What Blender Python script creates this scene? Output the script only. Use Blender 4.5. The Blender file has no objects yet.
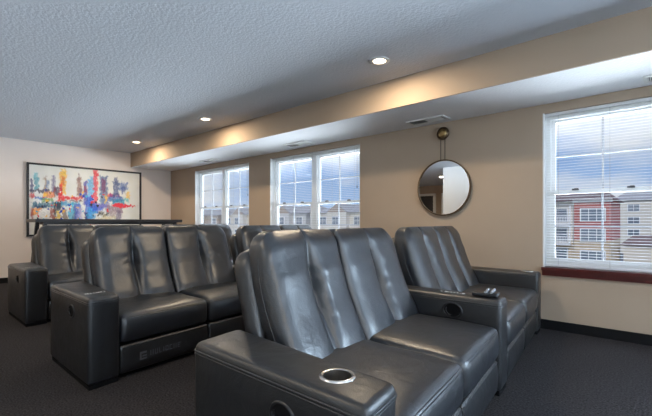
import bpy, math, random
import numpy as np
from mathutils import Vector, Matrix, noise
random.seed(7)
S = bpy.context.scene
COL = S.collection
PI = math.pi

# ------------------------------------------------------------------ materials
def new_mat(name):
    m = bpy.data.materials.new(name); m.use_nodes = True
    nt = m.node_tree; b = nt.nodes['Principled BSDF']
    return m, nt, b

def mat(name, col, rough=.5, metal=0., spec=.5, bump=None, mottle=None, coat=0., emit=None):
    """bump=(scale, strength, distance), mottle=(scale, amount)"""
    m, nt, b = new_mat(name)
    b.inputs['Base Color'].default_value = (*col, 1)
    b.inputs['Roughness'].default_value = rough
    b.inputs['Metallic'].default_value = metal
    b.inputs['Specular IOR Level'].default_value = spec
    b.inputs['Coat Weight'].default_value = coat
    if emit:
        b.inputs['Emission Color'].default_value = (*emit[0], 1)
        b.inputs['Emission Strength'].default_value = emit[1]
    if bump or mottle:
        tc = nt.nodes.new('ShaderNodeTexCoord')
    if bump:
        n = nt.nodes.new('ShaderNodeTexNoise'); n.inputs['Scale'].default_value = bump[0]
        n.inputs['Detail'].default_value = 4
        bp = nt.nodes.new('ShaderNodeBump'); bp.inputs['Strength'].default_value = bump[1]
        bp.inputs['Distance'].default_value = bump[2]
        nt.links.new(tc.outputs['Object'], n.inputs['Vector'])
        nt.links.new(n.outputs['Fac'], bp.inputs['Height'])
        nt.links.new(bp.outputs['Normal'], b.inputs['Normal'])
    if mottle:
        n2 = nt.nodes.new('ShaderNodeTexNoise'); n2.inputs['Scale'].default_value = mottle[0]
        n2.inputs['Detail'].default_value = 5
        r = nt.nodes.new('ShaderNodeMapRange')
        r.inputs['From Min'].default_value = .3; r.inputs['From Max'].default_value = .7
        r.inputs['To Min'].default_value = 1 - mottle[1]; r.inputs['To Max'].default_value = 1 + mottle[1]
        v = nt.nodes.new('ShaderNodeVectorMath'); v.operation = 'SCALE'
        v.inputs[0].default_value = col
        nt.links.new(tc.outputs['Object'], n2.inputs['Vector'])
        nt.links.new(n2.outputs['Fac'], r.inputs['Value'])
        nt.links.new(r.outputs['Result'], v.inputs['Scale'])
        nt.links.new(v.outputs['Vector'], b.inputs['Base Color'])
    return m

def leather_mat(name, col, rough, sp):
    m, nt, b = new_mat(name)
    tc = nt.nodes.new('ShaderNodeTexCoord')
    v = nt.nodes.new('ShaderNodeTexVoronoi'); v.inputs['Scale'].default_value = 260
    n = nt.nodes.new('ShaderNodeTexNoise'); n.inputs['Scale'].default_value = 9; n.inputs['Detail'].default_value = 5
    n.inputs['Distortion'].default_value = 1.2
    mx = nt.nodes.new('ShaderNodeMath'); mx.operation = 'MULTIPLY_ADD'; mx.inputs[1].default_value = .12
    b1 = nt.nodes.new('ShaderNodeBump'); b1.inputs['Strength'].default_value = .30; b1.inputs['Distance'].default_value = .012
    r = nt.nodes.new('ShaderNodeMapRange'); r.inputs['To Min'].default_value = rough - .06; r.inputs['To Max'].default_value = rough + .10
    nt.links.new(tc.outputs['Object'], v.inputs['Vector']); nt.links.new(tc.outputs['Object'], n.inputs['Vector'])
    nt.links.new(v.outputs['Distance'], mx.inputs[0]); nt.links.new(n.outputs['Fac'], mx.inputs[2])
    nt.links.new(mx.outputs[0], b1.inputs['Height']); nt.links.new(b1.outputs['Normal'], b.inputs['Normal'])
    nt.links.new(n.outputs['Fac'], r.inputs['Value']); nt.links.new(r.outputs['Result'], b.inputs['Roughness'])
    b.inputs['Base Color'].default_value = (*col, 1)
    b.inputs['Specular IOR Level'].default_value = sp
    return m

M = {}
M['leather'] = leather_mat('black_leather', (.014, .0165, .021), .32, 1.0)
M['leather_side'] = leather_mat('black_leather_panel', (.011, .012, .014), .36, .75)
M['piping'] = mat('leather_piping', (.028, .030, .034), .35)
M['plinth'] = mat('black_plinth', (.005, .005, .006), .9, spec=.1)
M['steel'] = mat('brushed_steel', (.75, .73, .70), .22, 1)
M['steel_dark'] = mat('cup_floor_steel', (.35, .33, .31), .3, 1)
M['plastic'] = mat('black_plastic', (.015, .015, .017), .3)
M['plastic_grey'] = mat('grey_plastic', (.30, .31, .33), .3)
M['white_mark'] = mat('white_print', (.8, .8, .8), .4)
M['grey_mark'] = mat('grey_print', (.10, .105, .12), .45)
M['wall'] = mat('greige_paint', (.43, .33, .243), .75, bump=(90, .15, .004), mottle=(2.2, .02))
M['wall_brightened'] = mat('greige_paint_brightened', (.78, .68, .61), .75, bump=(90, .15, .004), mottle=(2.2, .02))  # lightened greige: the brighter light on the left wall, put into colour
M['soffit'] = mat('soffit_knockdown_brightened', (.90, .90, .91), .8, bump=(42, .45, .012))  # lightened past the ceiling; window light on the underside put into colour
M['wall_white'] = mat('off_white_paint', (.76, .75, .72), .75)
M['ceiling'] = mat('ceiling_knockdown', (.68, .71, .76), .8, bump=(42, .45, .012))
M['white'] = mat('white_vinyl', (.80, .80, .79), .35)
M['muntin'] = mat('muntin_backlit_grey', (.42, .43, .46), .5)  # white bars greyed: their backlit shade is put into the colour
M['slat'] = mat('blind_slat_white', (.80, .81, .83), .4)
M['cord'] = mat('blind_cord', (.35, .36, .38), .7)
M['latch'] = mat('sash_latch', (.10, .10, .11), .4)
M['cherry'] = mat('cherry_wood', (.075, .010, .008), .28, bump=(30, .05, .003), mottle=(6, .25))
M['base'] = mat('black_baseboard', (.008, .008, .009), .8, spec=.15)
M['darkwood'] = mat('espresso_wood', (.018, .014, .013), .35)
M['bronze'] = mat('aged_bronze', (.13, .09, .055), .35, .9)
M['brass'] = mat('brass', (.42, .30, .14), .35, 1)
M['strap'] = mat('leather_strap', (.10, .075, .055), .6)
M['mirror'] = mat('mirror_silver', (.93, .94, .95), .01, 1)
M['ring'] = mat('light_trim_white', (.85, .84, .82), .4)
M['lens'] = mat('light_lens', (1, .9, .75), .4, emit=((1, .80, .55), 9))
M['duct'] = mat('vent_dark', (.05, .055, .065), .6)
M['frameblack'] = mat('picture_frame_black', (.012, .009, .009), .4)

def carpet():
    m, nt, b = new_mat('charcoal_loop_carpet')
    tc = nt.nodes.new('ShaderNodeTexCoord')
    n = nt.nodes.new('ShaderNodeTexNoise'); n.inputs['Scale'].default_value = 85; n.inputs['Detail'].default_value = 3
    v = nt.nodes.new('ShaderNodeTexVoronoi'); v.inputs['Scale'].default_value = 75; v.inputs['Randomness'].default_value = .55
    cr = nt.nodes.new('ShaderNodeValToRGB')
    cr.color_ramp.elements[0].position = .32; cr.color_ramp.elements[0].color = (.010, .009, .0095, 1)
    cr.color_ramp.elements[1].position = .72; cr.color_ramp.elements[1].color = (.062, .057, .060, 1)
    bp = nt.nodes.new('ShaderNodeBump'); bp.inputs['Strength'].default_value = .8; bp.inputs['Distance'].default_value = .008
    for t in (n, v): nt.links.new(tc.outputs['Object'], t.inputs['Vector'])
    nt.links.new(n.outputs['Fac'], cr.inputs['Fac']); nt.links.new(cr.outputs['Color'], b.inputs['Base Color'])
    nt.links.new(v.outputs['Distance'], bp.inputs['Height']); nt.links.new(bp.outputs['Normal'], b.inputs['Normal'])
    b.inputs['Roughness'].default_value = .95; b.inputs['Specular IOR Level'].default_value = .1
    return m
M['carpet'] = carpet()

def glass_mat():
    m = bpy.data.materials.new('window_glass'); m.use_nodes = True
    nt = m.node_tree; nt.nodes.clear()
    o = nt.nodes.new('ShaderNodeOutputMaterial'); mx = nt.nodes.new('ShaderNodeMixShader')
    t = nt.nodes.new('ShaderNodeBsdfTransparent'); g = nt.nodes.new('ShaderNodeBsdfGlossy')
    g.inputs['Roughness'].default_value = 0; f0 = nt.nodes.new('ShaderNodeFresnel'); f0.inputs['IOR'].default_value = 1.25
    ge = nt.nodes.new('ShaderNodeNewGeometry'); f = nt.nodes.new('ShaderNodeMath'); f.operation = 'MULTIPLY_ADD'
    iv = nt.nodes.new('ShaderNodeMath'); iv.operation = 'SUBTRACT'; iv.inputs[0].default_value = 1
    nt.links.new(ge.outputs['Backfacing'], iv.inputs[1]); nt.links.new(f0.outputs[0], f.inputs[0]); nt.links.new(iv.outputs[0], f.inputs[1]); f.inputs[2].default_value = 0
    t.inputs['Color'].default_value = (.97, .98, .98, 1)
    nt.links.new(f.outputs[0], mx.inputs[0]); nt.links.new(t.outputs[0], mx.inputs[1]); nt.links.new(g.outputs[0], mx.inputs[2])
    nt.links.new(mx.outputs[0], o.inputs[0])
    return m
M['glass'] = glass_mat()

# ------------------------------------------------------------------ mesh kit
class MB:
    def __init__(s): s.v = []; s.f = []
    def add(s, vs, fs):
        k = len(s.v); s.v += [tuple(p) for p in vs]; s.f += [tuple(i + k for i in f) for f in fs]; return s
    def box(s, x0, y0, z0, x1, y1, z1):
        vs = [(x, y, z) for z in (z0, z1) for y in (y0, y1) for x in (x0, x1)]
        return s.add(vs, [(0, 2, 3, 1), (4, 5, 7, 6), (0, 1, 5, 4), (1, 3, 7, 5), (3, 2, 6, 7), (2, 0, 4, 6)])
    def bar(s, a, b, w, h=None):
        """square bar from a to b"""
        h = h or w; a = Vector(a); b = Vector(b); d = (b - a).normalized()
        up = Vector((0, 0, 1)) if abs(d.z) < .9 else Vector((1, 0, 0))
        x = d.cross(up).normalized() * w / 2; y = x.cross(d).normalized() * h / 2
        vs = [p + i * x + j * y for p in (a, b) for i, j in ((-1, -1), (1, -1), (1, 1), (-1, 1))]
        return s.add(vs, [(0, 1, 2, 3), (7, 6, 5, 4), (0, 4, 5, 1), (1, 5, 6, 2), (2, 6, 7, 3), (3, 7, 4, 0)])
    def tube(s, pts, r, n=8, closed=False):
        pts = [Vector(p) for p in pts]; N = len(pts); rings = []
        for i, p in enumerate(pts):
            a = pts[(i - 1) % N] if (closed or i > 0) else p
            b = pts[(i + 1) % N] if (closed or i < N - 1) else p
            d = (b - a).normalized(); up = Vector((0, 0, 1)) if abs(d.z) < .95 else Vector((1, 0, 0))
            x = d.cross(up).normalized(); y = x.cross(d).normalized()
            rings.append([p + r * (math.cos(2 * PI * k / n) * x + math.sin(2 * PI * k / n) * y) for k in range(n)])
        vs = [q for g in rings for q in g]; fs = []
        for i in range(N if closed else N - 1):
            j = (i + 1) % N
            for k in range(n):
                l = (k + 1) % n; fs.append((i * n + k, i * n + l, j * n + l, j * n + k))
        if not closed: fs += [tuple(range(n))[::-1], tuple((N - 1) * n + k for k in range(n))]
        return s.add(vs, fs)
    def lathe(s, prof, c, axis='z', n=40, cap=True):
        """prof=[(r,h)]"""
        vs = []
        for r, h in prof:
            for k in range(n):
                a = 2 * PI * k / n; p = (r * math.cos(a), r * math.sin(a), h)
                if axis == 'y': p = (p[0], p[2], p[1])
                vs.append((p[0] + c[0], p[1] + c[1], p[2] + c[2]))
        fs = []
        for i in range(len(prof) - 1):
            for k in range(n):
                l = (k + 1) % n; fs.append((i * n + k, i * n + l, (i + 1) * n + l, (i + 1) * n + k))
        if cap: fs += [tuple(range(n))[::-1], tuple((len(prof) - 1) * n + k for k in range(n))]
        return s.add(vs, fs)
    def rbox(s, size, r, n, fn):
        """rounded, gridded box 0..size, then every vertex through fn(x,y,z)"""
        sx, sy, sz = size
        def ts(L, k):
            e = [r * (1 - math.cos(PI / 2 * i / 3)) for i in range(3)]
            m_ = [r + (L - 2 * r) * i / k for i in range(k + 1)]
            return e + m_ + [L - q for q in reversed(e)]
        X, Y, Z = ts(sx, n[0]), ts(sy, n[1]), ts(sz, n[2]); nx, ny, nz = len(X), len(Y), len(Z)
        idx = {}; vs = []
        def vid(i, j, k):
            if (i, j, k) not in idx:
                p = (X[i], Y[j], Z[k])
                q = [min(max(p[a], r), size[a] - r) for a in range(3)]
                d = Vector([p[a] - q[a] for a in range(3)])
                if d.length > 1e-9: d = d.normalized() * r
                # cube-corner points are pushed out to the rounding sphere
                idx[(i, j, k)] = len(vs); vs.append(fn(q[0] + d.x, q[1] + d.y, q[2] + d.z))
            return idx[(i, j, k)]
        fs = []
        for i in range(nx - 1):
            for j in range(ny - 1):
                fs.append((vid(i, j, 0), vid(i, j + 1, 0), vid(i + 1, j + 1, 0), vid(i + 1, j, 0)))
                fs.append((vid(i, j, nz - 1), vid(i + 1, j, nz - 1), vid(i + 1, j + 1, nz - 1), vid(i, j + 1, nz - 1)))
        for i in range(nx - 1):
            for k in range(nz - 1):
                fs.append((vid(i, 0, k), vid(i + 1, 0, k), vid(i + 1, 0, k + 1), vid(i, 0, k + 1)))
                fs.append((vid(i, ny - 1, k), vid(i, ny - 1, k + 1), vid(i + 1, ny - 1, k + 1), vid(i + 1, ny - 1, k)))
        for j in range(ny - 1):
            for k in range(nz - 1):
                fs.append((vid(0, j, k), vid(0, j, k + 1), vid(0, j + 1, k + 1), vid(0, j + 1, k)))
                fs.append((vid(nx - 1, j, k), vid(nx - 1, j + 1, k), vid(nx - 1, j + 1, k + 1), vid(nx - 1, j, k + 1)))
        return s.add(vs, fs)
    def build(s, name, m, parent=None, smooth=False, loc=None, flip=False):
        me = bpy.data.meshes.new(name)
        fs = [f[::-1] for f in s.f] if flip else s.f
        me.from_pydata(s.v, [], fs); me.materials.append(m); me.update()
        if smooth:
            me.polygons.foreach_set('use_smooth', [True] * len(me.polygons))
        o = bpy.data.objects.new(name, me); COL.objects.link(o)
        if parent: o.parent = parent
        if loc: o.location = loc
        return o

def tag(o, label=None, cat=None, group=None, kind=None):
    if label: o['label'] = label
    if cat: o['category'] = cat
    if group: o['group'] = group
    if kind: o['kind'] = kind
    return o
def empty(name, loc=(0, 0, 0)):
    o = bpy.data.objects.new(name, None); COL.objects.link(o); o.location = loc; o.empty_display_size = .1
    return o
def struct(name, mb, m, parent=None, smooth=False):
    o = mb.build(name, m, parent, smooth)
    if parent is None: o['kind'] = 'structure'
    return o
def copy_tree(o, parent=None):
    c = o.copy(); COL.objects.link(c); c.parent = parent
    for ch in list(o.children): copy_tree(ch, c)
    return c
def fix_normals(o):
    import bmesh
    bm = bmesh.new(); bm.from_mesh(o.data); bmesh.ops.recalc_face_normals(bm, faces=bm.faces); bm.to_mesh(o.data); bm.free()
    return o

# ------------------------------------------------------------------ camera (metres; eye 1.15 m, window wall at y = 4.745)
cam_d = bpy.data.cameras.new('camera'); cam = bpy.data.objects.new('camera', cam_d); COL.objects.link(cam)
cam_d.sensor_width = 36; cam_d.lens = 393.4 / 652 * 36
cam_d.shift_y = 14 / 652
cam.location = (0, 0, 1.15); cam.rotation_euler = (PI / 2, 0, math.radians(41.84)); cam_d.clip_end = 600
S.camera = cam

D = 4.745; XL = -9.464; XR = 5.4; ZC = 2.745; ZS = 2.422; YF = 3.774
YN = -1.5; YB = -6.6; XJ = -5.15         # near back wall, far back wall, and the corner between them

# ------------------------------------------------------------------ shell
struct('floor', MB().box(XL - .1, YB - .1, -.1, XR + .1, D + .2, 0), M['carpet'])
struct('ceiling', MB().box(XL - .1, YB - .1, ZC, XR + .1, D + .2, ZC + .15), M['ceiling'])
# soffit: tan fascia towards the room, textured underside
struct('wall_soffit_fascia', MB().box(XL, YF, ZS, XR, YF + .02, ZC), M['wall'])
struct('ceiling_soffit', MB().box(XL, YF + .02, ZS, XR, D, ZS + .02), M['soffit'])
struct('wall_left', MB().box(XL - .15, YB - .1, 0, XL, D + .2, ZC), M['wall_brightened'])
# window wall: three real openings and an unseen fourth added for its light
WIN = [(-1.095, .985), (-5.644, -3.563), (-8.305, -6.278), (1.63, 3.71)]
ZW0, ZW1 = .662, 2.325
wb = MB(); edges = sorted(WIN); x = XL
for a, b in edges:
    wb.box(x, D, 0, a, D + .2, ZC); x = b
    wb.box(a, D, 0, b, D + .2, ZW0); wb.box(a, D, ZW1, b, D + .2, ZC)
wb.box(x, D, 0, XR, D + .2, ZC)
struct('wall_window_side', wb, M['wall'])
# wall behind the camera: near off-white stretch, return, deeper stretch with glass doors
struct('wall_behind_camera', MB().box(XJ, YN - .12, 0, XR, YN, ZC), M['wall_white'])
struct('wall_return', MB().box(XJ, YB, 0, XJ + .12, YN - .12, ZC), M['wall'])
struct('wall_far_back', MB().box(XL, YB - .1, 0, XJ, YB, ZC), M['wall'])
# right-hand end wall with two unseen windows added for their light
ADDED_WIN = [(-1.2, .7), (1.0, 3.1)]
eb = MB(); y = YN - .12
for a, b in ADDED_WIN:
    eb.box(XR, y, 0, XR + .2, a, ZC); eb.box(XR, a, 0, XR + .2, b, .6); eb.box(XR, a, 2.4, XR + .2, b, ZC); y = b
eb.box(XR, y, 0, XR + .2, D + .2, ZC)
struct('wall_right', eb, M['wall'])
struct('baseboard_window_side', MB().box(XL, D - .014, 0, XR, D, .10), M['base'])
struct('baseboard_left', MB().box(XL, YB, 0, XL + .014, D - .014, .10), M['base'])
struct('baseboard_behind', MB().box(XJ, YN, 0, XR, YN + .014, .10), M['base'])
struct('baseboard_right', MB().box(XR - .014, YN + .014, 0, XR, D - .014, .10), M['base'])
for n, (x0, x1) in enumerate(((-9.2, -8.0), (-7.5, -6.3)), 1):
    dr = MB(); dr.box(x0 - .12, YB, 0, x0, YB + .04, 2.40); dr.box(x1, YB, 0, x1 + .12, YB + .04, 2.40)
    dr.box(x0 - .12, YB, 2.3, x1 + .12, YB + .04, 2.40)
    fr = struct('door_%d' % n, dr, M['white'])
    leaf = MB().box(x0, YB, 0, x1, YB + .03, .12).box(x0, YB, 2.18, x1, YB + .03, 2.3).box(x0, YB, .12, x0 + .1, YB + .03, 2.18).box(x1 - .1, YB, .12, x1, YB + .03, 2.18)
    lf = leaf.build('door_leaf', M['darkwood'], fr)
    MB().box(x0 + .1, YB + .005, .12, x1 - .1, YB + .015, 2.18).build('door_glass', M['plastic'], lf)
    MB().tube([(x1 - .16, YB + .07, .9), (x1 - .16, YB + .07, 1.2)], .012).build('door_handle', M['steel'], lf)

# ------------------------------------------------------------------ windows
def window(n, x0, x1):
    z0, z1 = ZW0 + .0, ZW1; yf = D + .10        # frame plane
    jam = MB()
    jam.box(x0, D + .004, z0, x0 + .012, yf, z1); jam.box(x1 - .012, D + .004, z0, x1, yf, z1)
    root = struct('window_%d' % n, jam, M['white'])
    fr = MB(); t = .055
    fr.box(x0, yf, z0, x0 + t, yf + .08, z1).box(x1 - t, yf, z0, x1, yf + .08, z1)
    fr.box(x0 + t, yf, z0, x1 - t, yf + .08, z0 + t).box(x0 + t, yf, z1 - t, x1 - t, yf + .08, z1)
    xm = (x0 + x1) / 2; fr.box(xm - .055, yf, z0 + t, xm + .055, yf + .08, z1 - t)
    fr.build('window_frame', M['white'], root)
    zm = 1.472
    for a, b in ((x0 + t, xm - .055), (xm + .055, x1 - t)):
        for lo, hi, dy in ((z0 + t, zm + .02, .0), (zm - .02, z1 - t, .03)):
            sh = MB(); w = .04; y0 = yf + .005 + dy; y1 = y0 + .035
            sh.box(a, y0, lo, a + w, y1, hi).box(b - w, y0, lo, b, y1, hi)
            sh.box(a + w, y0, lo, b - w, y1, lo + w).box(a + w, y0, hi - w, b - w, y1, hi)
            o = sh.build('sash', M['white'], root)
            mu = MB(); c = (a + b) / 2; zc = (lo + hi) / 2
            mu.box(c - .009, y0 + .01, lo + w, c + .009, y0 + .025, hi - w)
            mu.box(a + w, y0 + .009, zc - .009, b - w, y0 + .026, zc + .009)
            mu.build('muntin', M['muntin'], o)
            MB().box(a + w, y0 + .015, lo + w, b - w, y0 + .019, hi - w).build('pane', M['glass'], o)
        for q in (.25, .75):
            xq = a + (b - a) * q
            MB().box(xq - .03, yf - .014, zm + .012, xq + .03, yf + .005, zm + .03).box(xq - .008, yf - .02, zm + .02, xq + .025, yf + .003, zm + .036).build('sash_latch', M['latch'], root)
    si = MB(); si.box(x0 - .004, D - .045, z0 - .03, x1 + .004, D + .0, z0 + .004).box(x0, D, z0 - .03, x1, yf, z0 + .002)
    si.box(x0 - .002, D - .022, z0 - .085, x1 + .002, D - .0005, z0 - .03)
    si.build('window_sill', M['cherry'], root)
    return root
for i, (a, b) in enumerate(WIN, 1): window(i, a, b)  # the last one is out of view, added for its light
for i, (a, b) in enumerate(ADDED_WIN, 5):  # frames of the two unseen windows added to light the room
    fr = MB(); t = .06; X0 = XR + .08; X1 = XR + .14
    fr.box(X0, a, .6, X1, a + t, 2.4).box(X0, b - t, .6, X1, b, 2.4).box(X0, a + t, .6, X1, b - t, .6 + t).box(X0, a + t, 2.4 - t, X1, b - t, 2.4)
    m_ = (a + b) / 2; fr.box(X0, m_ - .04, .6 + t, X1, m_ + .04, 2.4 - t).box(X0, a + t, 1.45, X1, b - t, 1.50)
    r_ = struct('window_%d' % i, fr, M['white'])
    MB().box(XR + .10, a + t, .6 + t, XR + .104, b - t, 2.4 - t).build('pane', M['glass'], r_)

def blind(x0, x1, label):
    root = empty('window_blind', ((x0 + x1) / 2, D + .055, ZW1))
    w = (x1 - x0) / 2 - .02
    MB().box(-w, -.016, -.032, w, .016, -.001).build('head_rail', M['slat'], root)
    sl = MB(); z = -.05; zb = ZW0 - ZW1 + .03
    ang = math.radians(8)
    while z > zb + .02:
        dy = .0125; dz = dy * math.tan(ang)
        ps = [(-dy, -dz), (0, .0016), (dy, dz)]
        vs = [(xx, p[0], z + p[1]) for xx in (-w, w) for p in ps] + [(xx, p[0], z + p[1] - .0009) for xx in (-w, w) for p in ps]
        sl.add(vs, [(0, 1, 4, 3), (1, 2, 5, 4), (6, 9, 10, 7), (7, 10, 11, 8), (0, 3, 9, 6), (2, 8, 11, 5)])
        z -= .0285
    sl.build('slats', M['slat'], root)
    MB().box(-w, -.013, zb - .012, w, .013, zb + .006).build('bottom_rail', M['slat'], root)
    nx = 5
    for i in range(nx):
        xx = -w + .12 + (2 * w - .24) * i / (nx - 1)
        MB().tube([(xx, -.0145, -.03), (xx, -.0145, zb)], .0014, 5).build('ladder_cord', M['cord'], root)
    MB().tube([(w - .06, -.022, -.03), (w - .06, -.022, -.62)], .002, 5).lathe([(.004, -.66), (.008, -.645), (.006, -.62), (.002, -.615)], (w - .06, -.022, 0), n=10).build('pull_cord', M['latch'], root)
    tag(root, label, 'blind', 'white mini blinds')
    return root
blind(*WIN[0], 'white mini blind lowered over the right window beside the sofa end')
blind(*WIN[1], 'white mini blind in the middle window left of the round mirror')
blind(*WIN[2], 'white mini blind in the farthest window near the painting corner')

# ------------------------------------------------------------------ ceiling fittings
LIGHTS = [(-2.2, 3.25), (-5.45, 3.29), (-8.05, 3.32), (3.6, .1), (.9, -.2), (-2.3, -.35), (-5.5, -.2), (-8.05, 0.1), (-8.0, -3.6), (-6.2, -3.6)]
LLAB = ['lit recessed ceiling light nearest the camera, above the front sofa', 'lit recessed ceiling light in the middle of the row by the soffit',
        'lit recessed ceiling light farthest away, near the painting wall', 'recessed ceiling light out of view at the right end']
for i, (x, y) in enumerate(LIGHTS):
    r = empty('recessed_light', (x, y, ZC))
    MB().lathe([(.062, .012), (.062, -.004), (.066, -.008), (.095, -.010), (.100, -.004), (.100, .012)], (0, 0, 0), cap=False).build('trim_ring', M['ring'], r, True)
    MB().lathe([(.062, -.006), (.03, -.012), (.004, -.014)], (0, 0, 0)).build('lens', M['lens'], r, True)
    l = bpy.data.lights.new('lamp', 'AREA'); l.shape = 'DISK'; l.size = .12; l.energy = 26 if i < 3 else 20; l.color = (1, .81, .58)
    lo = bpy.data.objects.new('lamp', l); COL.objects.link(lo); lo.parent = r; lo.location = (0, 0, -.018)
    tag(r, LLAB[i] if i < 3 else 'recessed ceiling light in the part of the room behind the camera', 'ceiling light', 'recessed ceiling lights')

def vent(x, y, label, w=.5, h=.20):
    r = empty('ceiling_vent', (x, y, ZS))
    f = MB(); t = .028; z0, z1 = -.012, .006
    f.box(-w / 2, -h / 2, z0, w / 2, -h / 2 + t, z1).box(-w / 2, h / 2 - t, z0, w / 2, h / 2, z1)
    f.box(-w / 2, -h / 2 + t, z0, -w / 2 + t, h / 2 - t, z1).box(w / 2 - t, -h / 2 + t, z0, w / 2, h / 2 - t, z1)
    f.box(-.012, -h / 2 + t, z0, .012, h / 2 - t, z1)
    f.build('vent_frame', M['ring'], r)
    MB().box(-w / 2 + t, -h / 2 + t, -.003, w / 2 - t, h / 2 - t, -.0008).build('vent_throat', M['duct'], r)
    s = MB(); x_ = -w / 2 + t
    k = 0
    while x_ < w / 2 - t - .012:
        a = .011 if x_ < 0 else -.011
        if abs(x_) > .02:
            s.add([(x_, -h / 2 + t, -.003), (x_, h / 2 - t, -.003), (x_ + a, h / 2 - t, -.012), (x_ + a, -h / 2 + t, -.012)], [(0, 1, 2, 3)])
        x_ += .0135
    s.build('vent_louvre', M['ring'], r)
    tag(r, label, 'vent', 'soffit air vents')
vent(-2.33, 4.50, 'white air vent with dark throat on the soffit above the mirror')
vent(-4.6, 4.45, 'white air vent on the soffit above the middle window')
vent(-7.2, 4.45, 'white air vent on the soffit above the farthest window')
vent(.02, 4.50, 'white air vent on the soffit above the right window')

# ------------------------------------------------------------------ mirror
mx_, mz = -2.22, 1.585
r = empty('wall_mirror', (mx_, D, mz))
ring = MB(); R_ = .352
ring.lathe([(R_ - .012, -.028), (R_ - .012, -.052), (R_ + .004, -.052), (R_ + .004, -.024), (R_ - .012, -.024)], (0, 0, 0), 'y', 72, cap=False)
ring.build('mirror_frame', M['bronze'], r)
MB().lathe([(R_ - .010, -.034), (R_ - .010, -.042)], (0, 0, 0), 'y', 72).build('mirror_glass', M['mirror'], r)
for sx in (-.028, .028):
    MB().box(sx - .005, -.050, R_ - .01, sx + .005, -.046, 2.27 - mz).build('hanging_strap', M['strap'], r)
kb = MB().lathe([(.045, 0), (.05, -.03), (.078, -.038), (.083, -.052), (.074, -.062), (.0, -.060)], (0, 0, 2.27 - mz), 'y', 32, cap=False).build('hanging_knob', M['bronze'], r, True)
MB().lathe([(.055, -.060), (.050, -.072), (.02, -.075), (.0, -.075)], (0, 0, 2.27 - mz), 'y', 28, cap=False).build('knob_face', M['brass'], kb, True)
tag(r, 'round bronze framed mirror hung by straps from a brass knob on the tan wall', 'mirror')

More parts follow.
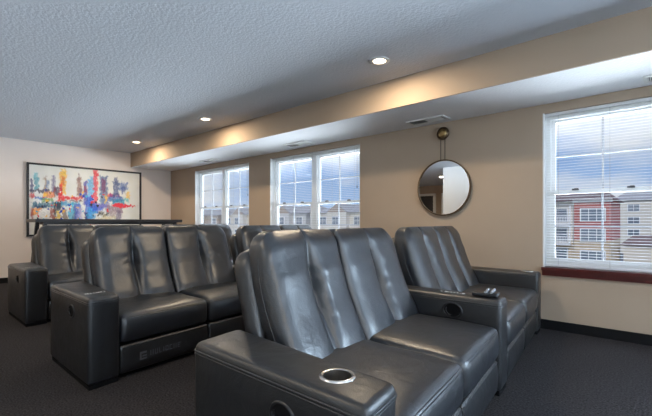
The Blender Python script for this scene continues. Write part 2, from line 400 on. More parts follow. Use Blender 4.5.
# ------------------------------------------------------------------ painting
def painting():
    y0, y1, z0, z1 = 1.817, 4.003, .868, 2.315
    r = empty('framed_painting', (XL, (y0 + y1) / 2, (z0 + z1) / 2))
    cy, cz = (y0 + y1) / 2, (z0 + z1) / 2; w = (y1 - y0) / 2; h = (z1 - z0) / 2; t = .035
    MB().box(.004, -w, -h, .045, -w + t, h).box(.004, w - t, -h, .045, w, h).box(.004, -w + t, -h, .045, w - t, -h + t).box(.004, -w + t, h - t, .045, w - t, h).build('picture_frame', M['frameblack'], r)
    NX, NZ = 230, 150
    H, W = NZ, NX
    rng = np.random.default_rng(5)
    img = np.zeros((H, W, 3)); img[:] = (.78, .76, .72)
    # canvas coordinates u 0..112 (left to right), v 0..73 (top to bottom), as one reads the picture
    YY, ZZ = np.meshgrid(y0 + (np.arange(W) + .5) / W * (y1 - y0), z1 - (np.arange(H) + .5) / H * (z1 - z0))
    ff = 6.28 + YY * .745       # the layout of the strokes is closer-set towards the right
    U = 298 + 393.4 * (-7.03 + YY * .667) / ff; V = 60 - 393.4 * (ZZ - 1.15) / ff
    def smooth(k, seed, ky=None):
        ky = ky or k
        g = np.random.default_rng(seed).random((H // ky + 2, W // k + 2))
        yi = np.arange(H) / ky; xi = np.arange(W) / k
        y0_ = yi.astype(int); x0_ = xi.astype(int); fy = (yi - y0_)[:, None]; fx = (xi - x0_)[None]
        a = g[y0_][:, x0_]; b = g[y0_][:, x0_ + 1]; c = g[y0_ + 1][:, x0_]; d = g[y0_ + 1][:, x0_ + 1]
        return (a * (1 - fy) + c * fy) * (1 - fx) + (b * (1 - fy) + d * fy) * fx
    n1, n2, n3 = smooth(5, 1), smooth(12, 2), smooth(2, 3)
    img *= (1 - .10 * n2)[..., None]; img[..., 2] *= (1 - .06 * n1)
    U = U + (smooth(5, 31) - .5) * 1.6 + (smooth(2, 32, 5) - .5) * .8; V = V + (smooth(3, 33, 12) - .5) * 2.2 + (smooth(2, 34, 6) - .5) * 1.6
    def lin(c): return np.array([((q / 255) / 12.92 if q < 11 else ((q / 255 + .055) / 1.055) ** 2.4) for q in c])
    def stroke(x0, x1, y0, y1, c, rag=1.2, op=.86, taper=0, seed=0):
        nz = smooth(4, 50 + seed); nz2 = smooth(1, 90 + seed, 5)
        cx = (x0 + x1) / 2; hw = (x1 - x0) / 2
        if taper: hw = hw * np.clip(((V - y0) / (y1 - y0)), .12, 1) if taper > 0 else hw * np.clip(((y1 - V) / (y1 - y0)), .12, 1)
        dx = hw - np.abs(U - cx); dy = (y1 - y0) / 2 - np.abs(V - (y0 + y1) / 2)
        d = np.minimum(dx, dy) + (nz - .5) * 2 * rag + (nz2 - .5) * rag
        a = np.clip(d / 1.3 + .35, 0, 1) * op * (.75 + .25 * (nz2 > .3))
        cc = lin(c) * (1 + (n3[..., None] - .5) * .5)
        img[:] = img * (1 - a[..., None]) + cc * a[..., None]
    def spear(x0, x1, yc, hh, c):
        k = np.clip((U - x0) / (x1 - x0), 0, 1); hwv = hh * (1 - k) * np.minimum(1, k * 4 + .1)
        d = hwv - np.abs(V - yc - 1.2 * (k)) + (smooth(3, 7) - .5) * 1.2
        a = np.clip(d / .6, 0, 1) * (U > x0) * (U < x1)
        img[:] = img * (1 - a[..., None]) + lin(c) * a[..., None]
    T = [ # x0,x1,y0,y1 in canvas units, colour
        (4, 9, 13, 27, (70, 150, 165)), (3, 8, 9, 14, (120, 190, 200)), (14, 17, 13, 28, (160, 135, 110)), (16, 19, 17, 26, (120, 140, 170)),
        (22, 26, 12, 30, (118, 110, 140)), (24, 26, 24, 36, (110, 30, 50)),
        (0, 3, 16, 28, (60, 60, 110)), (0, 20, 26, 30, (45, 40, 70)), (0, 5, 30, 36, (200, 50, 60)), (14, 25, 29, 36, (226, 120, 50)), (13, 18, 30, 34, (240, 190, 70)),
        (4, 16, 34, 37, (60, 120, 190)), (2, 14, 37, 42, (225, 228, 230)), (12, 24, 36, 40, (100, 150, 60)),
        (1, 34, 40, 46, (20, 105, 130)), (3, 17, 43, 46, (30, 60, 100)), (1, 12, 46, 53, (236, 150, 45)), (8, 22, 48, 54, (228, 226, 222)), (0, 3, 46, 60, (170, 60, 50)),
        (30, 37, 8, 32, (236, 180, 45)), (32, 38, 5, 12, (240, 196, 90)), (32, 35.5, 13, 22, (226, 120, 50)), (30, 33, 22, 30, (200, 60, 60)),
        (26, 33, 24, 33, (70, 40, 70)), (24, 32, 40, 49, (25, 25, 45)), (24, 27, 48, 60, (30, 20, 25)), (20, 25, 46, 58, (150, 62, 40)),
        (27, 32, 49, 62, (222, 186, 60)), (32, 38, 47, 62, (135, 112, 100)),
        (33, 54, 34, 37, (226, 70, 55)), (30, 54, 38, 40, (80, 35, 60)), (32, 52, 40, 44, (60, 150, 190)),
        (39, 45, 41, 62, (60, 175, 205)), (44, 48, 44, 62, (30, 110, 150)), (46, 52, 42, 62, (75, 90, 180)), (50, 54, 45, 60, (180, 170, 205)),
        (48, 53, 14, 33, (150, 112, 96)), (49.5, 51.5, 9, 20, (140, 110, 110)), (50, 54, 25, 35, (120, 80, 90)),
        (55, 59, 18, 44, (62, 62, 160)), (56, 58, 22, 30, (150, 50, 60)), (59, 66, 16, 44, (90, 165, 215)), (62, 68, 12, 30, (130, 190, 220)), (57, 64, 34, 60, (40, 80, 190)),
        (60, 70, 40, 52, (28, 70, 185)), (58, 68, 46, 60, (60, 160, 215)), (64, 76, 44, 50, (40, 90, 200)), (56, 60, 50, 60, (40, 40, 110)),
        (72, 80, 13, 46, (78, 108, 150)), (74, 78, 15, 30, (120, 60, 100)), (70, 82, 42, 47, (120, 110, 190)),
        (65, 70, 4, 42, (226, 52, 66)), (66, 71, 9, 13, (226, 52, 66)),
        (77, 82, 32, 40, (240, 190, 60)), (79, 84, 31, 34, (226, 90, 50)), (80, 96, 33, 40, (55, 100, 170)), (82, 92, 31, 34, (150, 50, 120)), (84, 98, 37, 43, (40, 130, 160)),
        (85, 92, 18, 34, (70, 88, 135)), (87, 90, 14, 22, (80, 90, 130)), (92, 100, 20, 28, (110, 130, 180)), (94, 98, 24, 31, (70, 90, 150)),
        (98, 103, 30, 36, (240, 196, 90)), (96, 102, 36, 40, (110, 190, 190)),
        (78, 96, 44, 52, (150, 120, 132)), (88, 94, 48, 62, (125, 108, 130)), (82, 88, 50, 56, (180, 160, 160)),
        (70, 75, 51, 54, (40, 36, 24)), (75, 79, 53, 57, (120, 110, 60)), (78, 82, 51, 55, (30, 30, 24)), (70, 88, 55, 58, (210, 196, 160)),
        (60, 66, 58, 64, (200, 60, 70)), (66, 78, 58, 66, (215, 205, 200)), (36, 56, 60, 64, (40, 60, 90)), (6, 22, 56, 62, (205, 190, 185)),
    ]
    for i, (a, b, c, d, col) in enumerate(T): stroke(a, b, c, d, col, rag=1.0 if (b - a) > 4 else .7, seed=i)
    stroke(27, 36, 20, 39, (228, 48, 44), taper=1, seed=201); stroke(28, 54, 34.5, 37.5, (214, 50, 60), seed=202)
    spear(84, 112, 43.5, 4.0, (228, 50, 66))
    for q in range(70):      # flecks of the palette knife
        x = rng.uniform(2, 80); y = rng.uniform(28, 60); col = [(30, 60, 170), (225, 225, 225), (30, 30, 50), (60, 170, 200), (220, 60, 60), (235, 180, 60)][rng.integers(6)]
        m_ = ((U - x) / rng.uniform(.5, 1.6)) ** 2 + ((V - y) / rng.uniform(.5, 1.8)) ** 2 < 1; img[m_] = lin(col)
    ww, hh = w - t, h - t
    vs = [(.018, -ww + 2 * ww * i / NX, hh - 2 * hh * j / NZ) for j in range(NZ + 1) for i in range(NX + 1)]
    fs = [(j * (NX + 1) + i, (j + 1) * (NX + 1) + i, (j + 1) * (NX + 1) + i + 1, j * (NX + 1) + i + 1) for j in range(NZ) for i in range(NX)]
    m, nt, b = new_mat('painted_canvas'); b.inputs['Roughness'].default_value = .5
    at = nt.nodes.new('ShaderNodeVertexColor'); at.layer_name = 'paint'; nt.links.new(at.outputs['Color'], b.inputs['Base Color'])
    mb = MB(); mb.add(vs, fs); k = len(vs)
    o = mb.build('canvas', m, r)
    ca = o.data.color_attributes.new('paint', 'FLOAT_COLOR', 'CORNER')
    cols = np.repeat(img.reshape(-1, 3), 4, axis=0); cols = np.concatenate([np.clip(cols, 0, 1), np.ones((len(cols), 1))], 1)
    ca.data.foreach_set('color', cols.astype(np.float32).ravel())
    MB().box(.004, -ww, -hh, .017, ww, hh).build('stretcher_board', M['darkwood'], r)
    tag(r, 'wide abstract skyline painting in red, blue and yellow with thin black frame', 'painting')
painting()

# ------------------------------------------------------------------ bar table behind the last row
def bar_table():
    x0, x1, y0, y1, zt = -7.55, -7.0, 1.45, 3.74, 1.195
    r = empty('bar_table', ((x0 + x1) / 2, (y0 + y1) / 2, 0)); cx, cy = (x0 + x1) / 2, (y0 + y1) / 2
    w, d = (y1 - y0) / 2, (x1 - x0) / 2
    MB().rbox((2 * d, 2 * w, .05), .006, (1, 1, 1), lambda x, y, z: (x - d, y - w, z + zt - .05)).build('tabletop', M['darkwood'], r)
    MB().box(-d + .06, -w + .16, zt - .085, d - .06, w - .16, zt - .05).build('apron', M['darkwood'], r)
    for sx in (-1, 1):
        for sy in (-1, 1):
            MB().bar((sx * (d - .05), sy * (w - .13), zt - .05), (sx * (d - .02), sy * (w - .03), 0), .05).build('leg', M['darkwood'], r)
    MB().bar((0, -w + .06, .25), (0, w - .06, .25), .03).build('foot_rail', M['darkwood'], r)
    tag(r, 'long black bar height table with splayed legs behind the rearmost sofa', 'table')
bar_table()

# ------------------------------------------------------------------ theater sofas
HA = .63
def frame(o, sl):
    """point maker: s runs along the row from o, d runs back from the front, z up. Row fronts step back by sl per metre."""
    n = math.hypot(1, sl)
    return lambda s, d, z: (o[0] - sl / n * s - d, o[1] + s / n, z)

def arm(root, o, sl, w, L, name='armrest', flare=0.):
    F = frame(o, sl)
    g = lambda s, d, z: F(s * (1 + flare * d) , d, z)
    a = fix_normals(MB().rbox((w, L, HA - .03), .030, (3, 6, 5), lambda s, d, z: g(s, d, z + .03)).build(name, M['leather_side'], root, True))
    # double welt round the top edge
    for dz, rr in ((.034, .0036), (.046, .0026)):
        e = .0015; c = .028; zz = HA - dz
        pts = []
        for (cx, cy, a0) in ((c, c, 180), (w - c, c, 270), (w - c, L - c, 0), (c, L - c, 90)):
            for q in range(5):
                t_ = math.radians(a0 + q * 22.5); pts.append(g(cx + (c + e) * math.cos(t_), cy + (c + e) * math.sin(t_), zz))
        MB().tube(pts, rr, 6, True).build('piping', M['piping'], a, True)
    g2 = lambda s, d, z: g(s, d, z)
    fix_normals(MB().rbox((w - .02, L - .02, .035), .004, (1, 1, 1), lambda s, d, z: g2(s + .01, d + .01, z)).build('plinth', M['plinth'], a))
    return a, g

def cup(a, g, s, d, rr=.052):
    c = g(s, d, HA)
    cut = MB().lathe([(rr - .003, -.085), (rr - .003, .05)], c, 'z', 40).build('cut', M['plinth']); fix_normals(cut)
    md = a.modifiers.new('hole', 'BOOLEAN'); md.operation = 'DIFFERENCE'; md.object = cut; md.solver = 'EXACT'
    cut.location = a.parent.location
    bpy.context.view_layer.update()
    me = bpy.data.meshes.new_from_object(a.evaluated_get(bpy.context.evaluated_depsgraph_get()))
    a.modifiers.clear(); a.data = me; bpy.data.objects.remove(cut)
    try: me.set_sharp_from_angle(angle=.7)
    except Exception: pass
    MB().lathe([(rr - .004, .003), (rr + .003, .006), (rr + .009, .004), (rr + .011, -.001)], c, 'z', 40, cap=False).build('cup_holder_rim', M['steel'], a, True)
    MB().lathe([(rr - .012, -.078), (rr - .006, -.05), (rr - .0045, .0025)], c, 'z', 40, cap=False).build('cup_holder_wall', M['steel_dark'], a, True)
    MB().lathe([(rr - .012, -.0775), (.0, -.0765)], c, 'z', 40, cap=False).build('cup_holder_well', M['steel_dark'], a, True)

def grommet(a, y, xc, zc, side, rx=.055, rz=.044):
    """oval recessed hand release on an arm's flank; side -1 faces the camera side"""
    ov = MB(); n = 28
    def P(k, f, dy): return (xc + rx * f * math.cos(2 * PI * k / n), y + side * dy, zc + rz * f * math.sin(2 * PI * k / n))
    rings = [(1.18, -.001), (1.12, .005), (1.0, .006), (.93, .002)]
    vs = [P(k, f, dy) for f, dy in rings for k in range(n)]
    fs = [(i * n + k, i * n + (k + 1) % n, (i + 1) * n + (k + 1) % n, (i + 1) * n + k) for i in range(3) for k in range(n)]
    ov.add(vs, fs); g_ = fix_normals(ov.build('release_bezel', M['plastic'], a, True))
    dk = MB(); dk.add([P(k, .93, .002) for k in range(n)], [tuple(range(n))]); dk.build('release_recess', M['plinth'], a)
    hb = MB(); hb.tube([P(k, .72, .006) for k in range(12, 21)], .0045, 6).build('release_lever', M['plastic'], a, True)

def panel(a, g, s0, d0, marks=True):
    """row of small touch buttons set flush in the arm top"""
    b = MB().rbox((.045, .20, .004), .0015, (1, 1, 1), lambda s, d, z: g(s0 + s, d0 + d, HA - .001 + z)).build('control_strip', M['leather_side'], a)
    for d, rr in ((.018, .012), (.062, .007), (.086, .007), (.110, .007), (.150, .012), (.185, .009)):
        c = g(s0 + .022, d0 + d, HA + .003)
        MB().lathe([(rr, 0), (rr, .002), (rr * .6, .003)], c, 'z', 14).build('button', M['white_mark'], a)
    for d in (.04, .13):
        p = g(s0 + .014, d0 + d, HA + .0035); q = g(s0 + .034, d0 + d, HA + .0035)
        MB().bar(p, q, .004, .002).build('button', M['white_mark'], a)

def seat(root, F, w):
    H0, H1 = .255, .462; Ld = .66
    rnd = random.uniform(0, 50)
    def fn(s, d, z):
        u = s / w; v = d / Ld
        crown = .022 * (1 - (2 * u - 1) ** 4) * (1 - max(0, (.35 - v) / .35) ** 2 * .9)
        if z > .1:
            z2 = z + crown + .004 * noise.noise(Vector((s * 6 + rnd, d * 5, 0)))
        else: z2 = z
        bulge = .018 * math.sin(PI * min(1, max(0, z / (H1 - H0)))) * (1 - (2 * u - 1) ** 6) if d < .1 else 0
        return F(s, d - bulge + .012, H0 + z2)
    g_ = .006
    o = fix_normals(MB().rbox((w - 2 * g_, Ld, H1 - H0), .042, (14, 12, 4), lambda s, d, z: fn(s + g_, d, z)).build('seat_cushion', M['leather'], root, True))
    # seam welts along the front edge of the cushion top and its sides
    def topz(s, d):
        u = s / w; v = d / Ld
        return (H1 + .022 * (1 - (2 * u - 1) ** 4) * (1 - max(0, (.35 - v) / .35) ** 2 * .9))
    for k, (di, dz) in enumerate(((.012, -.017), (.0055, -.028))):
        pts = [F(g_ + (w - 2 * g_) * (.03 + .94 * i / 20), di - .012 * (1 - (2 * i / 20 - 1) ** 6) + .012, topz(w * i / 20, 0) + dz) for i in range(21)]
        MB().tube(pts, .0030, 6).build('front_seam', M['piping'], o, True)
    return o

def kick(root, F, w, logo=False):
    H0, H1 = .035, .245
    def fn(s, d, z): return F(s, d + .022 - .010 * math.sin(PI * min(1, z / .21)), z + H0)
    o = fix_normals(MB().rbox((w - .014, .60, H1 - H0), .018, (8, 1, 4), lambda s, d, z: fn(s + .007, d, z)).build('footrest_panel', M['leather_side'], root, True))
    MB().tube([F(.02 + (w - .04) * i / 10, .021, H1 - .014) for i in range(11)], .004, 6).build('piping', M['piping'], o, True)
    if logo:
        def q(s0, s1, z0, z1, m): 
            MB().add([F(s0, .0075, z0), F(s1, .0075, z0), F(s1, .0075, z1), F(s0, .0075, z1)], [(0, 1, 2, 3)]).build('stitched_emblem' if m else 'stitched_lettering', M['grey_mark'], o)
        e = MB()
        def rect(s0, s1, z0, z1): e.add([F(s0, .0085, z0), F(s1, .0085, z0), F(s1, .0085, z1), F(s0, .0085, z1)], [(0, 1, 2, 3)])
        rect(.15, .205, .105, .118); rect(.15, .205, .150, .166); rect(.15, .163, .118, .150); rect(.17, .205, .127, .138)
        e.build('square_emblem', M['grey_mark'], o)
        e = MB(); s = .235
        for ch in 'IIULIOCIIE':
            h0, h1 = .120, .160
            if ch == 'I': rect(s, s + .006, h0, h1)
            elif ch == 'U': rect(s, s + .005, h0, h1); rect(s + .018, s + .023, h0, h1); rect(s, s + .023, h0, h0 + .006)
            elif ch == 'L': rect(s, s + .005, h0, h1); rect(s, s + .018, h0, h0 + .006)
            elif ch in 'OCE':
                rect(s, s + .005, h0, h1); rect(s, s + .024, h0, h0 + .006); rect(s, s + .024, h1 - .006, h1)
                if ch == 'O': rect(s + .019, s + .024, h0, h1)
                if ch == 'E': rect(s, s + .02, .137, .143)
            s += .019 if ch == 'I' else .036
        e.build('lettering', M['grey_mark'], o)
    return o

def backrest(root, F, w, s0=0., s1=None, wob=0., left=False, right=False, nearest=False):
    """front pad with two vertical puffs, deep channel between them, plus gusset and lower rear shell"""
    s1 = w if s1 is None else s1; W = s1 - s0
    zb, zt = .40, 1.105; Hh = zt - zb; T = .15
    rnd = random.uniform(0, 90)
    def lean(t):    # d of the front face for t 0..1 up
        return .555 + .265 * (1 - (1 - t) ** 1.75)
    RC = .13
    def corner(x):      # drop of the top edge where an outer shoulder rounds off
        d_ = 0
        if left and x < RC: d_ = RC - math.sqrt(max(0, RC * RC - (RC - x) ** 2))
        if right and W - x < RC: d_ = RC - math.sqrt(max(0, RC * RC - (RC - W + x) ** 2))
        return d_ * .8
    def pad(x, y, z):
        t = min(1, max(0, z / Hh)); u = x / W
        front = max(0, 1 - y / .06)
        hu = (u * 2) % 1.0 if u < 1 else 1.0
        edge = 1 - abs(2 * hu - 1) ** 3.4
        bul = .040 * edge * min(1, t * 4 + .25) * min(1, max(0, (.97 - t)) * 3.2 + .05)
        cs = (.53 if left and nearest else .5) + .012 * math.sin(t * 3 + wob)
        cr = .014 * math.exp(-((u - cs) * W / .009) ** 2)
        env = math.exp(-((t - .55) / .25) ** 2)
        cr += .055 * env * math.exp(-((u - cs) * W / .034) ** 2)
        wr = .0
        q = abs(u - cs) * W
        wr = .0042 * env * math.exp(-(q / .10) ** 2) * math.sin(t * 44 + q * 16 + 5 * noise.noise(Vector((x * 7, t * 5, rnd))))
        wr += .004 * noise.noise(Vector((x * 5 + rnd, t * 5, 1)))
        # narrower at the shoulders
        sh = (1 - .035 * max(0, (t - .55) / .45) ** 2)
        xx = (x - W / 2) * sh + W / 2
        dd = lean(t) + y + front * (-bul + cr - wr) * 1.0
        dd += .05 * max(0, (t - .86) / .14) ** 2 * front
        z *= 1 - corner(x) / Hh
        return F(s0 + xx, dd, zb + z)
    o = fix_normals(MB().rbox((W, T, Hh), .036, (76, 3, 44), pad).build('backrest', M['leather'], root, True))
    def shell(x, y, z):
        t = min(1, max(0, z / (Hh + .12)))
        xx = (x - W / 2) * (.985 - .03 * t ** 3) + W / 2 - (.045 if left else 0) * (1 - x / W)
        y -= 0
        z *= 1 - (corner(x) + (.02 if z > .6 else 0)) / .79
        return F(s0 + xx, .60 + .235 * t + T - .025 + y, .24 + z)
    fix_normals(MB().rbox((W, .12, .79), .05, (8, 3, 10), shell).build('back_shell', M['leather_side'], root, True))
    # welt between the pad and its gusset
    pts = []
    for i in range(41):
        a = i / 40 * 3
        if a < 1: x, z = .001, .10 + (Hh - .151) * a
        elif a < 2:
            k = a - 1; ang = k * PI; x = W / 2 - (W / 2 - .001) * (1 if k < .12 else (-1 if k > .88 else math.copysign(1, math.cos(ang)) * abs((k - .5) / .38))); x = min(max(x, .001), W - .001)
            z = Hh - .001 - .05 * max(0, 1 - min(k, 1 - k) / .10)
            if k < .12: x = .001 + .06 * (k / .12) ** 2
            elif k > .88: x = W - .001 - .06 * ((1 - k) / .12) ** 2
            else: x = .061 + (W - .122) * (k - .12) / .76
        else: x, z = W - .001, Hh - .051 - (Hh - .151) * (a - 2)
        pts.append(pad(x, .062, z))
    MB().tube(pts, .0035, 6).build('piping', M['piping'], o, True)
    return o

def sofa(row, label, logo=False, nearest=False):
    root = empty('theater_sofa', row)
    # middle widths follow the four chairs of a row, arms at both ends and in the middle
    A0 = (0, 0); slA, slB = .118, .121
    wA = 1.571 / 2 * math.hypot(1, slA); wB = 1.52 / 2 * math.hypot(1, slB)
    a1, g1 = arm(root, (0, 0), .155, .223, .93, flare=.28)
    oA = (-.035, .221); oB = (-.232, 2.012)
    FA = frame(oA, slA); a2, g2 = arm(root, (-.222, 1.792), .10, .216, .86); FB = frame(oB, slB)
    a3, g3 = arm(root, (-.417, 3.532), .10, .200, .86)
    for F, w in ((FA, 1.571 / 2 * math.hypot(1, slA)), (FB, wB)):
        for k in range(2):
            G = (lambda F, k, w: lambda s, d, z: F(s + k * w, d, z))(F, k, w)
            seat(root, G, w); kick(root, G, w, logo and F is FA and k == 0)
            if F is FA: backrest(root, G, w, .125 if (k == 0 and nearest) else .078 if k == 0 else .003, w + (.02 if k else -.003), k, k == 0, k == 1, nearest)
            else: backrest(root, G, w, (.03 if nearest else .0) if k == 0 else .003, w + (.0 if k else -.003), 1 + k, k == 0, k == 1)
    # plinth under the seats
    pb = MB()
    for F, w in ((FA, 2 * wA), (FB, 2 * wB)):
        vs = [F(s, d, z) for z in (0, .04) for d in (.07, .80) for s in (.0, w)]
        pb.add(vs, [(0, 1, 3, 2), (4, 6, 7, 5), (0, 4, 5, 1), (1, 5, 7, 3), (3, 7, 6, 2), (2, 6, 4, 0)])
    pb.build('base', M['plinth'], root)
    if nearest:
        cup(a1, g1, .122, .195)
    else:
        marks = MB()
        for i, (q, ln) in enumerate(((.045, .020), (.060, .026), (.078, .026), (.100, .012), (.118, .022), (.134, .022), (.150, .022), (.172, .014))):
            marks.bar(g1(q, .20 - ln / 2, HA + .0012), g1(q, .20 + ln / 2, HA + .0012), .007, .002)
        marks.bar(g1(.118, .19, HA + .0012), g1(.150, .19, HA + .0012), .005, .002)
        marks.build('control_marks', M['white_mark'], a1)
    panel(a2, g2, .07, .26)
    grommet(a1, -.0005, -.35, .495, -1)
    grommet(a2, 1.792 - .0005, -.222 - .33, .525, -1, .064, .050)
    cup(a3, g3, .10, .12)
    tag(root, label, 'sofa', 'black leather theater sofas in rows')
    return root
sofa((-.643, .888, 0), 'black leather theater sofa in front, steel cup holder in its near arm', nearest=True)
sofa((-2.97, .907, 0), 'black leather theater sofa in the middle row, emblem on its footrest', logo=True)
sofa((-5.30, 1.005, 0), 'rearmost black leather theater sofa in front of the bar table')

# black controller lying on the middle arm of the front sofa
rm = empty('remote_control', (-1.00, 2.79, HA + .003)); rm.rotation_euler = (0, 0, math.radians(8))
MB().rbox((.17, .10, .030), .012, (3, 2, 1), lambda x, y, z: (x - .085, y - .05, z)).build('body', M['plastic'], rm, True)
for xo in (.015, .052):
    MB().tube([(xo - .014, -.042, .027), (xo, -.025, .044), (xo + .004, 0, .05), (xo, .025, .044), (xo - .014, .042, .027)], .010, 8).build('grip_bar', M['plastic_grey'], rm, True)
tag(rm, 'black handheld remote with raised grey bars on the middle arm of the front sofa', 'remote')

# ------------------------------------------------------------------ outside
M['brick'] = mat('red_brick', (.48, .15, .13), .9, mottle=(1.5, .15))
M['tan_brick'] = mat('tan_stone', (.60, .46, .30), .9, mottle=(1, .1))
M['siding'] = mat('cream_siding', (.74, .69, .60), .9)
M['siding2'] = mat('grey_siding', (.62, .61, .59), .9)
M['siding3'] = mat('taupe_siding', (.42, .34, .28), .9)
M['roof'] = mat('brown_shingle', (.22, .15, .14), .9, mottle=(3, .15))
M['roof2'] = mat('grey_shingle', (.38, .37, .37), .9, mottle=(3, .15))
M['outglass'] = mat('facade_glass', (.18, .22, .27), .12, spec=.8)
M['outwhite'] = mat('facade_trim', (.82, .82, .82), .7)
M['asphalt'] = mat('asphalt', (.16, .16, .165), .95, mottle=(.6, .2))
M['grass'] = mat('lawn', (.14, .17, .08), .95, mottle=(.5, .25))
struct('ground', MB().box(-260, D + 4, -6.6, 160, 300, -6.5), M['asphalt'])
struct('ground_lawn', MB().box(-260, D + 4, -6.5, 160, 40, -6.45), M['grass'])

def gable_roof(mb, x0, x1, y0, y1, z, h, along='x', ov=.5):
    x0 -= ov; x1 += ov; y0 -= ov; y1 += ov
    if along == 'x':
        ym = (y0 + y1) / 2
        mb.add([(x0, y0, z), (x1, y0, z), (x1, y1, z), (x0, y1, z), (x0 + h, ym, z + h), (x1 - h, ym, z + h)], [(0, 1, 5, 4), (1, 2, 5), (2, 3, 4, 5), (3, 0, 4), (0, 3, 2, 1)])
    else:
        xm = (x0 + x1) / 2
        mb.add([(x0, y0, z), (x1, y0, z), (x1, y1, z), (x0, y1, z), (xm, y0, z + h), (xm, y1, z + h)], [(0, 1, 4), (1, 2, 5, 4), (2, 3, 5), (3, 0, 4, 5), (0, 3, 2, 1)])
def facade_window(root, x, z, y, w, h, n=1):
    f = MB(); f.box(x - w / 2 - .12, y - .10, z - h / 2 - .12, x + w / 2 + .12, y - .0, z + h / 2 + .12)
    o = f.build('window_trim', M['outwhite'], root)
    p = MB(); pw = w / n
    for i in range(n):
        xa = x - w / 2 + i * pw + .05; xb = xa + pw - .10
        p.box(xa, y - .13, z - h / 2, xb, y - .101, z - .04).box(xa, y - .13, z + .04, xb, y - .101, z + h / 2)
    p.build('pane', M['outglass'], o)
def balcony(root, x, z, y, w):
    MB().box(x - w / 2, y - 1.5, z - .2, x + w / 2, y, z).build('balcony_floor', M['outwhite'], root)
    b = MB(); b.box(x - w / 2, y - 1.5, z + 1.0, x + w / 2, y - 1.42, z + 1.1); b.box(x - w / 2, y - 1.5, z + .08, x + w / 2, y - 1.42, z + .15)
    k = x - w / 2
    while k < x + w / 2: b.box(k, y - 1.49, z + .1, k + .06, y - 1.43, z + 1.0); k += .2
    for sx in (-1, 1): b.box(x + sx * w / 2 - .09, y - 1.55, z, x + sx * w / 2 + .09, y - 1.37, z + 2.75)
    b.build('balcony_railing', M['outwhite'], root)
# red brick house opposite the right window
Y0 = 68
b = empty('apartment_building', (-11.2, Y0, -6.5)); g = 6.5
def rel(mb, cx, cy): mb.v = [(a - cx, c - cy, d + g) for a, c, d in mb.v]; return mb
def part(mb, name, m, root): rel(mb, root.location.x, root.location.y); return mb.build(name, m, root)
class R:   # redirects build() of helper pieces into a root's local space
    def __init__(s, root): s.root = root
def facade(root, fn):
    before = set(root.children); fn()
    for c in set(root.children) - before:
        c.location = (-root.location.x, -root.location.y, g)
part(MB().box(-11.5, Y0, -1.5, -7.05, Y0 + 12, 4.3), 'brick_wall', M['brick'], b)
part(MB().box(-11.5, Y0, -6.5, -7.05, Y0 + 12, -1.5).box(-19, Y0 + .6, -6.5, -11.5, Y0 + 12, -1.8), 'stone_wall', M['tan_brick'], b)
part(MB().box(-19, Y0 + .6, -1.8, -11.5, Y0 + 12, 4.2), 'siding_wall', M['siding'], b)
rf = MB(); gable_roof(rf, -19, -7.05, Y0, Y0 + 12, 4.3, 1.5); part(rf, 'roof', M['roof'], b)
part(MB().box(-11.7, Y0 - .2, 4.0, -6.85, Y0, 4.45), 'cornice', M['outwhite'], b)
def f1():
    for z in (2.2, -.75, -3.9):
        facade_window(b, -9.2, z, Y0, 2.9, 1.7, 3); facade_window(b, -13.2, z, Y0 + .6, 1.4, 1.9, 1)
    for z in (.85, -2.1): balcony(b, -14.0, z, Y0 + .6, 4.2)
facade(b, f1)
tag(b, 'red brick apartment house with white balconies seen through the right window', 'building')
# long cream house beyond it
b2 = empty('apartment_building', (8, 120, -6.5))
part(MB().box(-12, 120, -6.5, 60, 132, 6.4), 'siding_wall', M['siding'], b2)
rf = MB(); gable_roof(rf, -12, 60, 120, 132, 6.4, 2.2); part(rf, 'roof', M['roof2'], b2)
def f2():
    for z in (4.6, 1.6, -1.4):
        for k in range(9): facade_window(b2, -8 + k * 5.2, z, 120, 2.2, 1.5, 2)
facade(b2, f2)
tag(b2, 'long cream apartment house with grey roof behind the brick house, right window', 'building')
b3 = empty('garage_building', (6, 76, -6.5))
part(MB().box(-6.3, 76, -6.5, 28, 84, -2.4), 'siding_wall', M['siding'], b3)
rf = MB(); gable_roof(rf, -6.3, 28, 76, 84, -2.4, 1.5); part(rf, 'roof', M['roof'], b3)
tag(b3, 'low cream garage with brown roof in front of the long cream house', 'garage')
# houses seen through the two left windows
specs = [(-50, 13, 60, 'siding', 'grey roofed cream apartment house at the right side of the middle window'),
         (-66, 13, 60, 'siding2', 'pale grey gabled apartment house at the left side of the middle window'),
         (-84, 15, 61, 'siding', 'cream apartment house with gables between the two left windows'),
         (-105, 18, 62, 'siding3', 'taupe apartment house behind the farthest window'),
         (-128, 20, 62, 'siding2', 'pale grey apartment house at the far left of the farthest window')]
for (cx, w, yy, mk, lab) in specs:
    bb = empty('apartment_building', (cx, yy, -6.5))
    part(MB().box(cx - w / 2, yy, -6.5, cx + w / 2, yy + 12, 3.0).box(cx - 2.5, yy - 1.2, -6.5, cx + 2.5, yy, 3.0), 'siding_wall', M[mk], bb)
    gm = MB(); gm.add([(cx - 2.5, yy - 1.2, 3.0), (cx + 2.5, yy - 1.2, 3.0), (cx, yy - 1.2, 4.7), (cx, yy, 4.7)], [(0, 1, 2)]); part(gm, 'gable_wall', M['siding3'], bb)
    rf = MB(); gable_roof(rf, cx - w / 2, cx + w / 2, yy, yy + 12, 3.0, 1.9); gable_roof(rf, cx - 2.5, cx + 2.5, yy - .6, yy + 5, 3.0, 1.8, 'y', .4); part(rf, 'roof', M['roof2'], bb)
    def f3():
        for z in (1.4, -1.6, -4.6):
            facade_window(bb, cx, z, yy - 1.2, 1.8, 1.5, 2)
            for k in (-1, 1):
                facade_window(bb, cx + k * (w / 2 - 2), z, yy, 1.8, 1.5, 2)
    facade(bb, f3)
    tag(bb, lab, 'building', 'apartment houses outside the left windows')

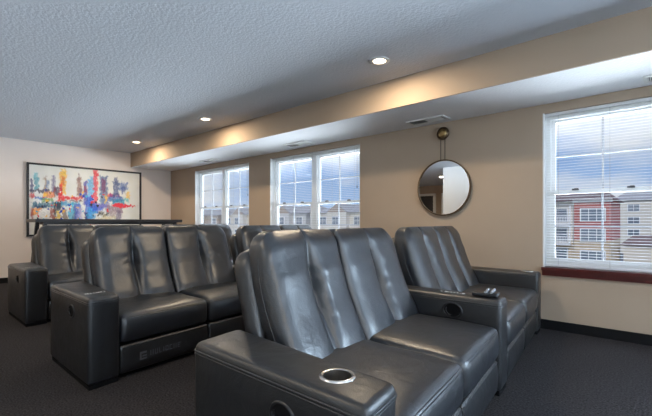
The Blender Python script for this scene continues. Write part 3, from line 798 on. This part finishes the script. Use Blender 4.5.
# ------------------------------------------------------------------ light
w = bpy.data.worlds.new('sky'); S.world = w; w.use_nodes = True; nt = w.node_tree
bg = nt.nodes['Background']
tc = nt.nodes.new('ShaderNodeTexCoord'); sx = nt.nodes.new('ShaderNodeSeparateXYZ')
gr = nt.nodes.new('ShaderNodeValToRGB'); e = gr.color_ramp.elements
e[0].position = 0; e[0].color = (.42, .60, .90, 1); e[1].position = .45; e[1].color = (.14, .30, .76, 1)
mp = nt.nodes.new('ShaderNodeMapping'); mp.inputs['Scale'].default_value = (1.3, 1.3, 4.2); mp.inputs['Location'].default_value = (.9, .3, .1)
cl = nt.nodes.new('ShaderNodeTexNoise'); cl.inputs['Scale'].default_value = 2.0; cl.inputs['Detail'].default_value = 7; cl.inputs['Roughness'].default_value = .52
cr = nt.nodes.new('ShaderNodeValToRGB'); cr.color_ramp.elements[0].position = .47; cr.color_ramp.elements[1].position = .64
mx = nt.nodes.new('ShaderNodeMix'); mx.data_type = 'RGBA'; mx.inputs[7].default_value = (.84, .87, .93, 1)
L = nt.links.new
L(tc.outputs['Generated'], sx.inputs[0]); L(sx.outputs['Z'], gr.inputs['Fac']); L(tc.outputs['Generated'], mp.inputs['Vector'])
L(mp.outputs['Vector'], cl.inputs['Vector']); L(cl.outputs['Fac'], cr.inputs['Fac']); L(cr.outputs['Color'], mx.inputs[0])
L(gr.outputs['Color'], mx.inputs[6]); L(mx.outputs[2], bg.inputs['Color']); bg.inputs['Strength'].default_value = .85
sun = bpy.data.lights.new('sun', 'SUN'); sun.energy = 1.6; sun.angle = .02; sun.color = (1, .95, .88)
so = bpy.data.objects.new('sun', sun); COL.objects.link(so); so.rotation_euler = Vector((-.35, .75, -.62)).to_track_quat('-Z', 'Y').to_euler()
# fill lamps placed outside the two added end windows
for a, b in ADDED_WIN:
    l = bpy.data.lights.new('daylight_fill', 'AREA'); l.shape = 'RECTANGLE'; l.size = b - a - .1; l.size_y = 1.7; l.energy = 120; l.color = (.68, .83, 1.0)
    o = bpy.data.objects.new('daylight_fill', l); COL.objects.link(o); o.location = (XR + .30, (a + b) / 2, 1.5); o.rotation_euler = Vector((-1, 0, .0)).to_track_quat('-Z', 'Y').to_euler()

a, b = WIN[3]  # fill lamp outside the added fourth window, brightens backs and ceiling
l = bpy.data.lights.new('daylight_fill', 'AREA'); l.shape = 'RECTANGLE'; l.size = b - a - .1; l.size_y = 1.6; l.energy = 560; l.color = (.62, .80, 1.0)
o = bpy.data.objects.new('daylight_fill', l); COL.objects.link(o); o.location = ((a + b) / 2, D + .34, 1.5); o.rotation_euler = Vector((0, -1, .35)).to_track_quat('-Z', 'Y').to_euler()
# lamp panel added below the sill line, imitating light bounced off the ground
l = bpy.data.lights.new('bounce_fill', 'AREA'); l.shape = 'RECTANGLE'; l.size = 56; l.size_y = 4.2; l.energy = 53000; l.color = (.78, .88, 1.0)
o = bpy.data.objects.new('bounce_fill', l); COL.objects.link(o); o.location = (-6, D + 20, -4.2)
o.rotation_euler = Vector((0, -1, .28)).to_track_quat('-Z', 'Z').to_euler()
for a, b in ADDED_WIN:  # smaller added lamps imitating bounce, low outside each added end window
    l = bpy.data.lights.new('bounce_fill', 'AREA'); l.shape = 'RECTANGLE'; l.size = b - a - .1; l.size_y = .5; l.energy = 120; l.color = (.78, .88, 1.0)
    o = bpy.data.objects.new('bounce_fill', l); COL.objects.link(o); o.location = (XR + .5, (a + b) / 2, .45)
    o.rotation_euler = Vector((-1, 0, .75)).to_track_quat('-Z', 'Y').to_euler()

S.view_settings.view_transform = 'Standard'; S.view_settings.look = 'None'; S.view_settings.exposure = 0; S.view_settings.gamma = 1
S.view_settings.use_curve_mapping = False
S.cycles.use_denoising = True; S.cycles.max_bounces = 8; S.cycles.diffuse_bounces = 5; S.cycles.transparent_max_bounces = 16
S.cycles.sample_clamp_indirect = 6; S.cycles.caustics_reflective = False
